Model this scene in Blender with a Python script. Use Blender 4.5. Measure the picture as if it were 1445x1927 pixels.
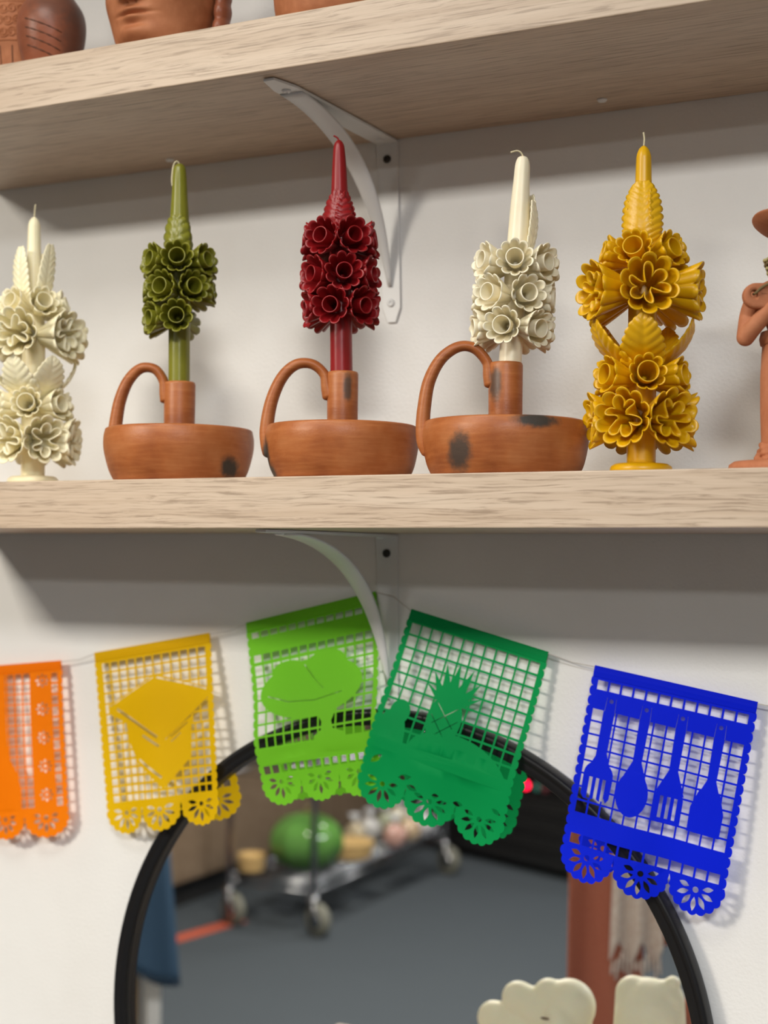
import bpy, bmesh, math, random
import numpy as np
from mathutils import Vector, Matrix, geometry
random.seed(7)
for o in list(bpy.data.objects): bpy.data.objects.remove(o)
SC = bpy.context.scene
COL = SC.collection
PI = math.pi
# ------------------------------------------------------------------ camera
# world: wall plane Y=0, room at Y<0, floor Z=0
FPX, CX, CY = 2750.0, 722.5, 963.5
AX = np.array([0.8998028, -0.00579034, -0.43625841])   # world X in camera axes (right, down, forward)
AY = np.array([0.43619351, 0.03369848, 0.89922168])
AZ = np.array([0.00949445, -0.99941527, 0.03284769])
CAM = np.array([0.7, -1.485, 1.45])
R3 = np.stack([AX, AY, AZ])
cd = bpy.data.cameras.new('camera'); cam = bpy.data.objects.new('camera', cd); COL.objects.link(cam)
cx_, cy_, cz_ = R3 @ np.array([1., 0, 0]), R3 @ np.array([0, -1., 0]), R3 @ np.array([0, 0, -1.])
M = Matrix([[cx_[i], cy_[i], cz_[i], CAM[i]] for i in range(3)] + [[0, 0, 0, 1]])
cam.matrix_world = M
cd.sensor_fit = 'VERTICAL'; cd.sensor_height = 36.0; cd.lens = FPX / 1927 * 36.0
cd.dof.use_dof = True; cd.dof.focus_distance = 1.37; cd.dof.aperture_fstop = 4.0
cd.clip_start = 0.05
SC.camera = cam
# ------------------------------------------------------------------ world, colour management
w = bpy.data.worlds.new('world'); SC.world = w; w.use_nodes = True
w.node_tree.nodes['Background'].inputs[0].default_value = (.9, .95, 1, 1)
w.node_tree.nodes['Background'].inputs[1].default_value = 0.35
vs = SC.view_settings
vs.view_transform = 'Standard'; vs.look = 'None'; vs.gamma = 1; vs.use_curve_mapping = False; vs.exposure = -0.04
# ceiling panels: (x, y, watts, colour)
PANELS = [(-1.35, -2.35, 112, (1, .915, .79)), (1.25, -2.35, 62, (.95, .98, 1)), (-.15, -1.05, 8, (1, .96, .9)),
          (-1.35, -4.6, 40, (1, .95, .88)), (1.25, -4.6, 36, (.95, .98, 1))]  # far pair added to light the part of the room the mirror reflects
CEIL = 2.46

def at(u, v, Y):
    r = R3 @ np.array([u - CX, v - CY, FPX]); t = (Y - CAM[1]) / r[1]
    return Vector(CAM + r * t)

# ------------------------------------------------------------------ materials
def mat(name, col=(.8, .8, .8), rough=.5, metal=0, **kw):
    m = bpy.data.materials.new(name); m.use_nodes = True
    b = m.node_tree.nodes['Principled BSDF']
    b.inputs['Base Color'].default_value = (*col, 1)
    b.inputs['Roughness'].default_value = rough; b.inputs['Metallic'].default_value = metal
    for k, v in kw.items(): b.inputs[k.replace('_', ' ')].default_value = v
    return m
class NT:
    def __init__(s, m): s.m = m; s.t = m.node_tree; s.b = s.t.nodes['Principled BSDF']
    def n(s, typ, **kw):
        x = s.t.nodes.new(typ)
        for k, v in kw.items():
            if k == 'i':
                for a, q in v.items(): x.inputs[a].default_value = q
            else: setattr(x, k, v)
        return x
    def l(s, a, b): s.t.links.new(a, b)
    def coord(s, scale=(1, 1, 1), loc=(0, 0, 0), rot=(0, 0, 0)):
        c = s.n('ShaderNodeTexCoord'); mp = s.n('ShaderNodeMapping')
        mp.inputs['Scale'].default_value = scale; mp.inputs['Location'].default_value = loc; mp.inputs['Rotation'].default_value = rot
        s.l(c.outputs['Object'], mp.inputs['Vector']); return mp.outputs[0]
    def noise(s, vec, scale, detail=3, rough=.5, dist=0):
        x = s.n('ShaderNodeTexNoise', i={'Scale': scale, 'Detail': detail, 'Roughness': rough, 'Distortion': dist})
        s.l(vec, x.inputs['Vector']); return x.outputs['Fac']
    def ramp(s, fac, stops):
        r = s.n('ShaderNodeValToRGB'); e = r.color_ramp.elements
        while len(e) < len(stops): e.new(.5)
        for q, (p, c) in zip(e, stops): q.position = p; q.color = (*c, 1)
        s.l(fac, r.inputs[0]); return r.outputs[0]
    def mix(s, fac, a, b, mode='MIX'):
        x = s.n('ShaderNodeMix', data_type='RGBA', blend_type=mode)
        for i, v in ((0, fac), (6, a), (7, b)):
            if isinstance(v, (int, float)): x.inputs[i].default_value = v
            elif isinstance(v, tuple): x.inputs[i].default_value = (*v, 1)
            else: s.l(v, x.inputs[i])
        return x.outputs[2]
    def math(s, op, a, b=0, clamp=False):
        x = s.n('ShaderNodeMath', operation=op, use_clamp=clamp)
        for i, v in ((0, a), (1, b)):
            if isinstance(v, (int, float)): x.inputs[i].default_value = v
            else: s.l(v, x.inputs[i])
        return x.outputs[0]
    def base(s, c): s.l(c, s.b.inputs['Base Color'])
    def bump(s, h, strength=.3, dist=.001):
        x = s.n('ShaderNodeBump', i={'Strength': strength, 'Distance': dist}); s.l(h, x.inputs['Height'])
        s.l(x.outputs[0], s.b.inputs['Normal'])

def wall_mat():
    m = mat('painted_wall', (.80, .79, .765), .55); t = NT(m); c = t.coord()
    n1 = t.noise(c, 260, 3); n2 = t.noise(c, 3.0, 4, .6)
    t.base(t.ramp(n2, [(.3, (.76, .75, .725)), (.62, (.82, .815, .795))])); t.bump(n1, .35, .0012); return m
def wood_mat(name='oak_laminate'):
    m = mat(name, (.6, .46, .33), .42); t = NT(m)
    c1 = t.coord((9, 55, 55)); warp = t.noise(c1, 1.0, 2, .5)
    cw = t.coord((1, 1, 1)); add = t.n('ShaderNodeVectorMath', operation='MULTIPLY_ADD')
    cmb = t.n('ShaderNodeCombineXYZ'); sw = t.math('MULTIPLY', t.math('SUBTRACT', warp, .5), .010)
    t.l(sw, cmb.inputs[1]); t.l(sw, cmb.inputs[2])
    add.inputs[1].default_value = (1, 1, 1); t.l(cw, add.inputs[0]); t.l(cmb.outputs[0], add.inputs[2])
    def streak(sc, det, ro):
        mp = t.n('ShaderNodeMapping'); mp.inputs['Scale'].default_value = sc; t.l(add.outputs[0], mp.inputs[0]); return t.noise(mp.outputs[0], 1.0, det, ro)
    fine = streak((13, 470, 470), 4, .6); mid = streak((5, 260, 260), 3, .55); broad = streak((2.5, 60, 60), 3, .6)
    a = t.ramp(broad, [(.30, (.52, .395, .285)), (.55, (.575, .45, .335)), (.75, (.60, .48, .365))])
    d = t.ramp(fine, [(.35, (.46, .41, .36)), (.49, (.94, .93, .92)), (.60, (1, 1, 1)), (.75, (1.0, 1.0, 1.0))])
    e = t.ramp(mid, [(.32, (.86, .83, .80)), (.52, (1, 1, 1))])
    t.base(t.mix(.75, t.mix(.7, a, d, 'MULTIPLY'), e, 'MULTIPLY')); t.bump(fine, .15, .0006); return m
def clay_mat(name, c0, c1, c2, spots=(), rough=.42, grain=(30, 30, 300), dark=(.036, .042, .038)):
    m = mat(name, c1, rough); t = NT(m)
    n = t.noise(t.coord(grain), 1.0, 4, .6); b = t.noise(t.coord(), 22, 3, .55); f = t.noise(t.coord(), 420, 2)
    col = t.mix(t.math('MULTIPLY', n, .6), t.ramp(b, [(.3, c0), (.5, c1), (.72, c2)]), t.ramp(n, [(.35, c0), (.7, c2)]))
    for (p, r, k) in spots:      # soot clouds left by the firing
        mp = t.n('ShaderNodeMapping', vector_type='POINT')
        cc = t.n('ShaderNodeTexCoord'); sub = t.n('ShaderNodeVectorMath', operation='SUBTRACT'); sub.inputs[1].default_value = p
        dv = t.n('ShaderNodeVectorMath', operation='DIVIDE'); dv.inputs[1].default_value = r
        ln = t.n('ShaderNodeVectorMath', operation='LENGTH')
        t.l(cc.outputs['Object'], sub.inputs[0]); t.l(sub.outputs[0], dv.inputs[0]); t.l(dv.outputs[0], ln.inputs[0])
        d = t.math('ADD', ln.outputs['Value'], t.math('MULTIPLY', t.math('SUBTRACT', t.noise(t.coord(), 130, 4, .6), .5), .8))
        fac = t.n('ShaderNodeMapRange', interpolation_type='SMOOTHSTEP', i={'From Min': .50, 'From Max': 1.25, 'To Min': k, 'To Max': 0})
        t.l(d, fac.inputs[0]); col = t.mix(fac.outputs[0], col, dark)
    m.node_tree.nodes['Principled BSDF'].inputs['Specular IOR Level'].default_value = .35
    t.base(col); t.bump(t.math('ADD', t.math('MULTIPLY', n, .7), f), .25, .0006); return m
def wax_mat(name, col, edge, sss=.25, rough=.38):
    m = mat(name, col, rough); t = NT(m)
    n = t.noise(t.coord(), 60, 3); t.base(t.mix(t.math('MULTIPLY', n, .8), col, edge))
    t.b.inputs['Subsurface Weight'].default_value = sss; t.b.inputs['Subsurface Radius'].default_value = (1, .75, .45)
    t.b.inputs['Subsurface Scale'].default_value = .004
    t.bump(t.noise(t.coord(), 140, 2), .12, .001); return m
def paper_mat(name, col):
    m = mat(name, col, .6); t = NT(m)
    t.b.inputs['Specular IOR Level'].default_value = .12; tr = t.n('ShaderNodeBsdfTranslucent'); tr.inputs[0].default_value = (*[min(1, c * 1.25 + .01) for c in col], 1)
    mx = t.n('ShaderNodeMixShader'); mx.inputs[0].default_value = .30
    t.base(t.mix(t.math('MULTIPLY', t.noise(t.coord(), 900, 2), .3), col, tuple(c * .8 for c in col)))
    t.l(t.b.outputs[0], mx.inputs[1]); t.l(tr.outputs[0], mx.inputs[2])
    t.l(mx.outputs[0], t.t.nodes['Material Output'].inputs[0]); return m
def carpet_mat():
    m = mat('carpet', (.10, .115, .13), .95); t = NT(m)
    n = t.noise(t.coord(), 180, 3); b = t.noise(t.coord(), 5, 3)
    t.base(t.mix(t.math('MULTIPLY', b, .5), t.ramp(n, [(.3, (.024, .032, .040)), (.7, (.046, .058, .070))]), (.042, .052, .062))); t.bump(n, .5, .004); return m
def cloth_mat(name, a, b, sc=400):
    m = mat(name, a, .85); t = NT(m); n = t.noise(t.coord((1, 1, 1)), sc, 3); t.base(t.ramp(n, [(.35, a), (.65, b)])); t.bump(n, .3, .001); return m

WALL = wall_mat(); WOOD = wood_mat()
WHITE_METAL = mat('white_painted_steel', (.73, .73, .72), .4)
SCREW_DARK = mat('dark_screw', (.05, .045, .04), .4, .7)
SCREW_WHITE = mat('white_screw', (.75, .75, .74), .35)
PLASTER = mat('ceiling_white', (.8, .8, .78), .9)
BLACK = mat('black_lacquer', (.006, .006, .007), .42, 0, Specular_IOR_Level=.3)
BLACKM = mat('black_matte', (.012, .012, .013), .6)
GLASS_MIRROR = mat('mirror_glass', (.86, .87, .87), .0, 1.0)
CHROME = mat('chrome', (.40, .41, .43), .24, 1.0)
RUBBER = mat('grey_rubber', (.16, .16, .13), .55)
DARK_BROWN = mat('dark_brown', (.10, .035, .015), .7)  # plain dark brown for incised lines and small marks

# ------------------------------------------------------------------ mesh helpers
def mesh(name, verts, faces, smooth=True):
    me = bpy.data.meshes.new(name); me.from_pydata([tuple(v) for v in verts], [], faces); me.update()
    if smooth: me.polygons.foreach_set('use_smooth', [True] * len(me.polygons))
    return me
def obj(name, me, m=None, parent=None, loc=None, rot=None):
    o = bpy.data.objects.new(name, me); COL.objects.link(o)
    if m is not None and not me.materials: me.materials.append(m)
    if parent: o.parent = parent
    if loc is not None: o.location = loc
    if rot is not None: o.rotation_euler = rot
    return o
def tag(o, label, cat, group=None, kind=None):
    if label: o['label'] = label
    if cat: o['category'] = cat
    if group: o['group'] = group
    if kind: o['kind'] = kind
    return o
def thing(name, label, cat, loc=(0, 0, 0), rz=0, group=None):
    o = bpy.data.objects.new(name, None); COL.objects.link(o); o.location = loc; o.rotation_euler = (0, 0, rz); o.empty_display_size = .02
    return tag(o, label, cat, group)
def box_bm(bm, lo, hi, bev=0):
    r = bmesh.ops.create_cube(bm, size=1)
    for v in r['verts']:
        v.co = Vector([lo[i] + (v.co[i] + .5) * (hi[i] - lo[i]) for i in range(3)])
    if bev: bmesh.ops.bevel(bm, geom=list({e for v in r['verts'] for e in v.link_edges}), offset=bev, segments=2, affect='EDGES', profile=.5)
def box(name, lo, hi, m, parent=None, bev=.002, loc=None, rot=None):
    bm = bmesh.new(); box_bm(bm, lo, hi, bev); me = bpy.data.meshes.new(name); bm.to_mesh(me); bm.free()
    return obj(name, me, m, parent, loc, rot)
def lathe_me(name, prof, n=64, closed=False):
    V, F = [], []
    for r, z in prof:
        for k in range(n):
            a = 2 * PI * k / n; V.append((r * math.cos(a), r * math.sin(a), z))
    L = len(prof)
    for j in range(L - 1 + (1 if closed else 0)):
        for k in range(n):
            a, b = j * n + k, j * n + (k + 1) % n; c, d = ((j + 1) % L) * n + (k + 1) % n, ((j + 1) % L) * n + k
            F.append((a, b, c, d))
    if not closed:
        F.append(tuple(range(n - 1, -1, -1))); F.append(tuple((L - 1) * n + k for k in range(n)))
    return mesh(name, V, F)
def curve_pts(pts, n=24):
    """Catmull-Rom through the points"""
    P = [np.array(p, float) for p in pts]; P = [2 * P[0] - P[1]] + P + [2 * P[-1] - P[-2]]
    out = []
    for i in range(1, len(P) - 2):
        for k in range(n):
            t = k / n; a, b, c, d = P[i - 1:i + 3]
            out.append(.5 * (2 * b + (c - a) * t + (2 * a - 5 * b + 4 * c - d) * t * t + (3 * b - a - 3 * c + d) * t ** 3))
    out.append(P[-2]); return out
def sweep_data(pts, ra, rb, nref=(0, 1, 0), n=16, cap=True):
    """tube through pts; ra/rb radii (scalars or per point) along the normal and the reference direction; rounded ends"""
    N = len(pts); pts = [Vector(p) for p in pts]
    ra = [ra] * N if np.isscalar(ra) else ra; rb = [rb] * N if np.isscalar(rb) else rb
    V, F = [], []
    for i, p in enumerate(pts):
        t = (pts[min(i + 1, N - 1)] - pts[max(i - 1, 0)]).normalized()
        b = Vector(nref); b = (b - t * b.dot(t)).normalized(); nn = t.cross(b)
        for k in range(n):
            a = 2 * PI * k / n; V.append(p + nn * (ra[i] * math.cos(a)) + b * (rb[i] * math.sin(a)))
    for i in range(N - 1):
        for k in range(n):
            F.append((i * n + k, i * n + (k + 1) % n, (i + 1) * n + (k + 1) % n, (i + 1) * n + k))
    if cap:
        V.append(pts[0]); V.append(pts[-1]); a, b = len(V) - 2, len(V) - 1
        for k in range(n):
            F.append((a, (k + 1) % n, k)); F.append((b, (N - 1) * n + k, (N - 1) * n + (k + 1) % n))
    return V, F
def tube(name, pts, r, m, parent=None, n=10, rb=None, nref=(0, 1, 0), loc=None):
    V, F = sweep_data(pts, r, r if rb is None else rb, nref, n); return obj(name, mesh(name, V, F), m, parent, loc)
def join_data(parts):
    V, F = [], []
    for v, f in parts:
        o = len(V); V += list(v); F += [tuple(i + o for i in q) for q in f]
    return V, F
def lathe_data(prof, n=32, cen=(0, 0, 0)):
    V, F = [], []
    for r, z in prof:
        for k in range(n):
            a = 2 * PI * k / n; V.append((cen[0] + r * math.cos(a), cen[1] + r * math.sin(a), cen[2] + z))
    for j in range(len(prof) - 1):
        for k in range(n): F.append((j * n + k, j * n + (k + 1) % n, (j + 1) * n + (k + 1) % n, (j + 1) * n + k))
    F.append(tuple(range(n - 1, -1, -1))); F.append(tuple((len(prof) - 1) * n + k for k in range(n))); return V, F
def ell_data(c, r, n=20, k=12, rot=None):
    V, F = [], []
    for j in range(k + 1):
        p = PI * j / k
        for i in range(n):
            a = 2 * PI * i / n; v = Vector((r[0] * math.sin(p) * math.cos(a), r[1] * math.sin(p) * math.sin(a), r[2] * math.cos(p)))
            if rot is not None: v = rot @ v
            V.append(v + Vector(c))
    for j in range(k):
        for i in range(n): F.append((j * n + i, (j + 1) * n + i, (j + 1) * n + (i + 1) % n, j * n + (i + 1) % n))
    return V, F
def remesh(o, size, smooth=6, sub=False):
    r = o.modifiers.new('remesh', 'REMESH'); r.mode = 'VOXEL'; r.voxel_size = size; r.use_smooth_shade = True
    if smooth: s = o.modifiers.new('smooth', 'SMOOTH'); s.iterations = smooth; s.factor = .5
    return o

# ------------------------------------------------------------------ the room
XL, XR, YF = -4.2, 2.6, -6.6
def slab(name, lo, hi, m): return tag(box(name, lo, hi, m, bev=0), None, None, kind='structure')
slab('floor', (XL - .1, YF - .1, -.1), (XR + .1, .1, 0), carpet_mat())
slab('ceiling', (XL - .1, YF - .1, 2.5), (XR + .1, .1, 2.6), PLASTER)
slab('wall_back', (XL - .1, 0, 0), (XR + .1, .1, 2.5), WALL)
SIDE = mat('side_wall_paint', (.26, .25, .24), .8)
slab('wall_left', (XL - .1, YF, 0), (XL, 0, 2.5), SIDE)
slab('wall_right', (XR, YF, 0), (XR + .1, 0, 2.5), SIDE)
slab('wall_front', (XL - .1, YF - .1, 0), (XR + .1, YF, 2.5), mat('dark_partition', (.035, .03, .028), .8))

DIFF = mat('panel_diffuser', (.9, .9, .9), .6)
DIFF.node_tree.nodes['Principled BSDF'].inputs['Emission Color'].default_value = (1, .97, .92, 1)
DIFF.node_tree.nodes['Principled BSDF'].inputs['Emission Strength'].default_value = 3.0
WHERE = ['over the aisle to the left of the shelves', 'over the aisle to the right of the shelves', 'nearest the shelved wall', 'far left near the dark partition, added to light the reflected room', 'far right near the dark partition, added to light the reflected room']
for (x, y, wt, c), wh in zip(PANELS, WHERE):
    t = thing('ceiling_light', 'white framed square ceiling light panel ' + wh, 'light', (x, y, CEIL), 0, 'ceiling light panels')
    bm = bmesh.new()
    for lo, hi in (((-.31, -.31, 0), (.31, -.28, .04)), ((-.31, .28, 0), (.31, .31, .04)), ((-.31, -.28, 0), (-.28, .28, .04)), ((.28, -.28, 0), (.31, .28, .04))): box_bm(bm, lo, hi, .003)
    me = bpy.data.meshes.new('light_frame'); bm.to_mesh(me); bm.free(); obj('light_frame', me, WHITE_METAL, t)
    box('diffuser', (-.28, -.28, .012), (.28, .28, .02), DIFF, t, 0)
    ld = bpy.data.lights.new('panel_lamp', 'AREA'); ld.shape = 'SQUARE'; ld.size = .54; ld.energy = wt; ld.color = c
    lo = bpy.data.objects.new('panel_lamp', ld); COL.objects.link(lo); lo.parent = t; lo.location = (0, 0, .005)

# ------------------------------------------------------------------ shelves
SF = -.263                       # front edge
LOW_TOP, LOW_BOT, UP_TOP, UP_BOT = 1.5296, 1.4796, 1.9810, 1.9275
SX0, SX1 = -.592, 1.25
def shelf(name, z0, z1, label, plugs):
    t = thing(name, label, 'shelf', (0, 0, 0), 0, 'oak laminate wall shelves')
    box('board', (SX0, SF, z0), (SX1, -.0006, z1), WOOD, t, .0012)
    for x, y in plugs:
        obj('screw_cap', lathe_me('screw_cap', [(.0001, 0), (.0045, 0), (.0052, .0015), (.0052, .002)][::-1] if 0 else [(.0052, .0005), (.0052, -.001), (.004, -.0024), (.0005, -.0026)], 20), SCREW_WHITE, t, (x, y, z0))
    return t
shelf('wall_shelf', UP_BOT, UP_TOP, 'upper pale oak shelf board carrying clay pots, underside in view', [(-.2925, -.036), (.2469, -.0443)])
shelf('wall_shelf', LOW_BOT, LOW_TOP, 'lower pale oak shelf board carrying candles in clay holders', [])

def bracket(label, zt, xw, skx, skz):
    """white steel shelf bracket below height zt; xw centre at the wall, skx sideways drift of the arm, skz of the plate"""
    t = thing('shelf_bracket', label, 'bracket', (xw, 0, zt), 0, 'white steel shelf brackets')
    h = .0135
    def prism(name, outline, off, fx):   # outline (a, b) in the plate plane -> fx(a, b, depth)
        n = len(outline); V = [fx(a, b, 0) for a, b in outline] + [fx(a, b, off) for a, b in outline]
        F = [tuple(range(n)), tuple(range(2 * n - 1, n - 1, -1))] + [(i, n + i, n + (i + 1) % n, (i + 1) % n) for i in range(n)]
        me = mesh(name, V, F, False); o = obj(name, me, WHITE_METAL, t); b = o.modifiers.new('bevel', 'BEVEL'); b.width = .0006; b.segments = 2; return o
    prism('wall_plate', [(-h, 0), (h, 0), (h, -.192), (.006, -.2085), (-.006, -.2085), (-h, -.192)], -.003, lambda a, b, d: (a * (1 + b * .9) + skz * b / .2, -.0003 + d, b - .0006))
    prism('arm', [(-h, -.003), (h, -.003), (h, -.215), (.006, -.246), (-.006, -.246), (-h, -.215)], -.003, lambda a, b, d: (a + skx * b / -.246, b, -.0006 + d))
    # curved strut
    P0, P1, P2, P3 = map(np.array, ((-.205, -.0034), (-.088, -.010), (-.025, -.070), (-.0042, -.168)))
    N = 28; V, F = [], []
    for i in range(N + 1):
        s = i / N; p = (1 - s) ** 3 * P0 + 3 * (1 - s) ** 2 * s * P1 + 3 * (1 - s) * s * s * P2 + s ** 3 * P3
        d = 3 * (1 - s) ** 2 * (P1 - P0) + 6 * (1 - s) * s * (P2 - P1) + 3 * s * s * (P3 - P2); d /= np.linalg.norm(d); nn = np.array([-d[1], d[0]])
        hw = .0112 * (1 - s ** 2.4) + .0022 ; cxx = skx * (p[0] / -.246) + skz * (p[1] / .2)
        for sx, off in ((-1, 0), (-.8, -.0022), (.8, -.0022), (1, 0), (.8, .0008), (-.8, .0008)):
            q = p + nn * off; V.append((cxx + sx * hw, q[0], q[1]))
    for i in range(N):
        for k in range(6): F.append((i * 6 + k, i * 6 + (k + 1) % 6, (i + 1) * 6 + (k + 1) % 6, (i + 1) * 6 + k))
    F += [tuple(range(5, -1, -1)), tuple(N * 6 + k for k in range(6))]
    obj('strut', mesh('strut', V, F, True), WHITE_METAL, t)
    dome = [(.0048, 0), (.0048, .0008), (.0036, .0022), (.0018, .0026), (.0016, .0012), (.0002, .001)]
    for (a, b, dark) in ((0, -.022, 1), (0, -.187, 0)):
        s = obj('wall_screw', lathe_me('wall_screw', dome, 20), SCREW_DARK if dark else SCREW_WHITE, t, (skz * b / .2, -.0032, b), (PI / 2, 0, 0))
        if dark: s['label'] = 'dark screw head'
    for b in (-.018, -.213): obj('arm_screw', lathe_me('arm_screw', dome, 20), SCREW_WHITE, t, (skx * b / -.246, b, -.0036), (PI, 0, 0))
    return t
bracket('white steel bracket under the upper shelf, behind the red candle', UP_BOT, -.0200, -.013, -.008)
bracket('white steel bracket under the lower shelf, between the two green banners', LOW_BOT, -.0158, -.020, -.006)

# ------------------------------------------------------------------ clay candle holders
YAW = math.radians(25.88); YO = -.19
TERRA = ((.26, .068, .018), (.40, .120, .031), (.51, .195, .068))
def holder(label, x, s, bowl, sock, hpath, hr, spots, foot_z=0):
    t = thing('candle_holder', label, 'candle holder', (x, YO, LOW_TOP), YAW, 'terracotta candle holders')
    m = clay_mat('fired_clay', *TERRA, spots=[((p[0] * s, p[1] * s, p[2] * s), (r[0] * s, r[1] * s, r[2] * s), k) for p, r, k in spots])
    b = curve_pts([(r, z) for r, z in bowl], 6)
    rim_r, rim_z = b[-1]; inner = [(rim_r - 3, rim_z + 2), (rim_r - 8, rim_z + .5), (rim_r - 12, rim_z - 8), (rim_r - 16, rim_z - 40), (rim_r - 45, 16), (2, 12)]
    prof = [(2, 0), (b[0][0] - 4, 0)] + [(q[0], q[1]) for q in b] + curve_pts(inner, 4)
    obj('bowl', lathe_me('bowl', [(max(.5, r) * s, z * s) for r, z in prof], 80), m, t)
    sr, sh, cr = sock
    sp = [(sr + 4, 10), (sr + 1, 40), (sr, sh * .55), (sr + .5, sh - 5), (sr - .8, sh - 1), (sr - 3, sh), (cr + 2, sh - 1.5), (cr + 1, sh - 6), (cr + 1, 70), (1, 69)]
    obj('socket', lathe_me('socket', [(r * s, z * s) for r, z in sp], 48), m, t)
    P = curve_pts([(q[0] * s, 0, q[1] * s) for q in hpath], 12); n = len(P)
    ra = [hr * s * (1.25 - .45 * min(1, i / n * 1.6) + (.5 * max(0, i / n - .8) / .2 if i / n > .8 else 0)) for i in range(n)]
    rb = [hr * 1.15 * s] * n
    for i, k in enumerate((.15, .5, .72, .86, .95)):
        ra[i] *= k; ra[-1 - i] *= k; rb[i] *= k; rb[-1 - i] *= k
    V, F = sweep_data(P, ra, rb, (0, 1, 0), 18); obj('handle', mesh('handle', V, F), m, t)
    return t
holder('clay candle holder with dark smudge at lower right, holding the green candle', -.1703, .000563,
       [(119, 0), (130, 22), (139, 56), (140.5, 80), (137.5, 98)], (29, 190, 21),
       [(-118, 70), (-121, 88), (-119, 115), (-112, 155), (-97, 192), (-74, 215), (-48, 214), (-32, 194), (-27, 168), (-22, 150)], 11.5,
       [((104, -80, 24), (17, 60, 22), .95)])
holder('clay candle holder with grey smudge on its socket, holding the red candle', .0244, .000532,
       [(125, 0), (136, 24), (143.5, 60), (145, 82), (141.5, 99)], (29, 204, 21.5),
       [(-132, 40), (-140, 68), (-142, 100), (-133, 150), (-114, 193), (-88, 217), (-58, 218), (-36, 200), (-29, 172), (-22, 150)], 12,
       [((10, -30, 172), (9, 30, 30), .8), ((-140, -20, 40), (10, 40, 40), .95), ((-128, -20, 8), (14, 40, 26), .95)])
holder('largest clay candle holder, two black soot clouds on its bowl, holding the white candle', .1988, .000504,
       [(137, 0), (148, 24), (155.5, 60), (156.5, 84), (152, 102)], (32, 216, 22),
       [(-138, 40), (-151, 62), (-155, 90), (-153, 130), (-144, 180), (-122, 222), (-90, 245), (-60, 243), (-36, 218), (-30, 190), (-24, 168)], 12.5,
       [((-92, -120, 38), (22, 70, 40), .88), ((45, -150, 95), (46, 50, 15), .95), ((-22, -30, 172), (13, 30, 38), .8)])

# ------------------------------------------------------------------ wax flower candles
def flower_data(R, L, n, amp, r0=5, seg=10, squeeze=None, ext=.10, rng=None, rings=10, flare=.9):
    """pleated wax cone with n rounded scallops round its rim"""
    T = n * seg; V, F = [], []; am = [rng.uniform(.8, 1.2) for _ in range(n)]; po = [rng.uniform(-.05, .07) for _ in range(n)]
    for j in range(rings + 1):
        t = j / rings
        for k in range(T):
            th = 2 * PI * k / T; li = int(k / seg) % n; c = abs(math.sin(n * th / 2)) ** .55
            r = (r0 + (R - r0) * t ** flare) * (1 + amp * (t ** .6) * (c - .72) * am[li])
            z = L * t + ext * L * max(0, t - .55) / .45 * (c - .75) * t + po[li] * R * t * t * c
            x, y = r * math.cos(th), r * math.sin(th)
            if squeeze:
                q = squeeze * t ** .7; x *= 1 - q * math.exp(-((y - R * .12) / (R * .30)) ** 2); y += .10 * R * t * math.sin(2.2 * x / R + 1)
            V.append((x, y, z))
    for j in range(rings):
        for k in range(T):
            F.append((j * T + k, j * T + (k + 1) % T, (j + 1) * T + (k + 1) % T, (j + 1) * T + k))
    return V, F
def leaf_data(P, W, ribs, wrap, blunt=False, amp=3.4, ns=84, nt=14):
    """P: radial/height control points (base..tip) of the midrib; W half width; ribbed blade faces outward (-Y)"""
    path = curve_pts(P, 12); N = len(path) - 1; V, F = [], []
    for i in range(ns + 1):
        s = i / ns; f = s * N; a = int(min(f, N - 1)); p = path[a] * (1 - (f - a)) + path[a + 1] * (f - a)
        d = path[min(a + 1, N)] - path[max(a, 0)]; d = d / np.linalg.norm(d); nn = np.array([d[1], -d[0]])
        sh = math.sin(PI * (s * .84 + .11) ** .9) ** .6 if blunt else math.sin(PI * min(1, (s * .95 + .05)) ** .70) ** .72
        for j in range(nt + 1):
            t = 2 * j / nt - 1; rb = abs(math.sin(PI * ribs * (s - .16 * abs(t)))) ** .7
            wdt = W * sh * (1 + .16 * (rb - .6) * t * t) + .5
            x = t * wdt; o = amp * (rb - .5) * min(1, 1.5 * abs(t) + .12) * min(1, 3 * (1 - s) + .25) - amp * .5 * math.exp(-(t / .12) ** 2)
            y = .05 * W * abs(t); q = p + nn * (o - wrap * x * x) + d * y; V.append((x, -q[0], q[1]))
    for i in range(ns):
        for j in range(nt):
            a = i * (nt + 1) + j; F.append((a, a + 1, a + nt + 2, a + nt + 1))
    return V, F
def sc_(d, s): return [tuple(c * s for c in v) for v in d[0]], d[1]
def solid(o, th):
    md = o.modifiers.new('solidify', 'SOLIDIFY'); md.thickness = th; md.offset = 0; return o
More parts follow.
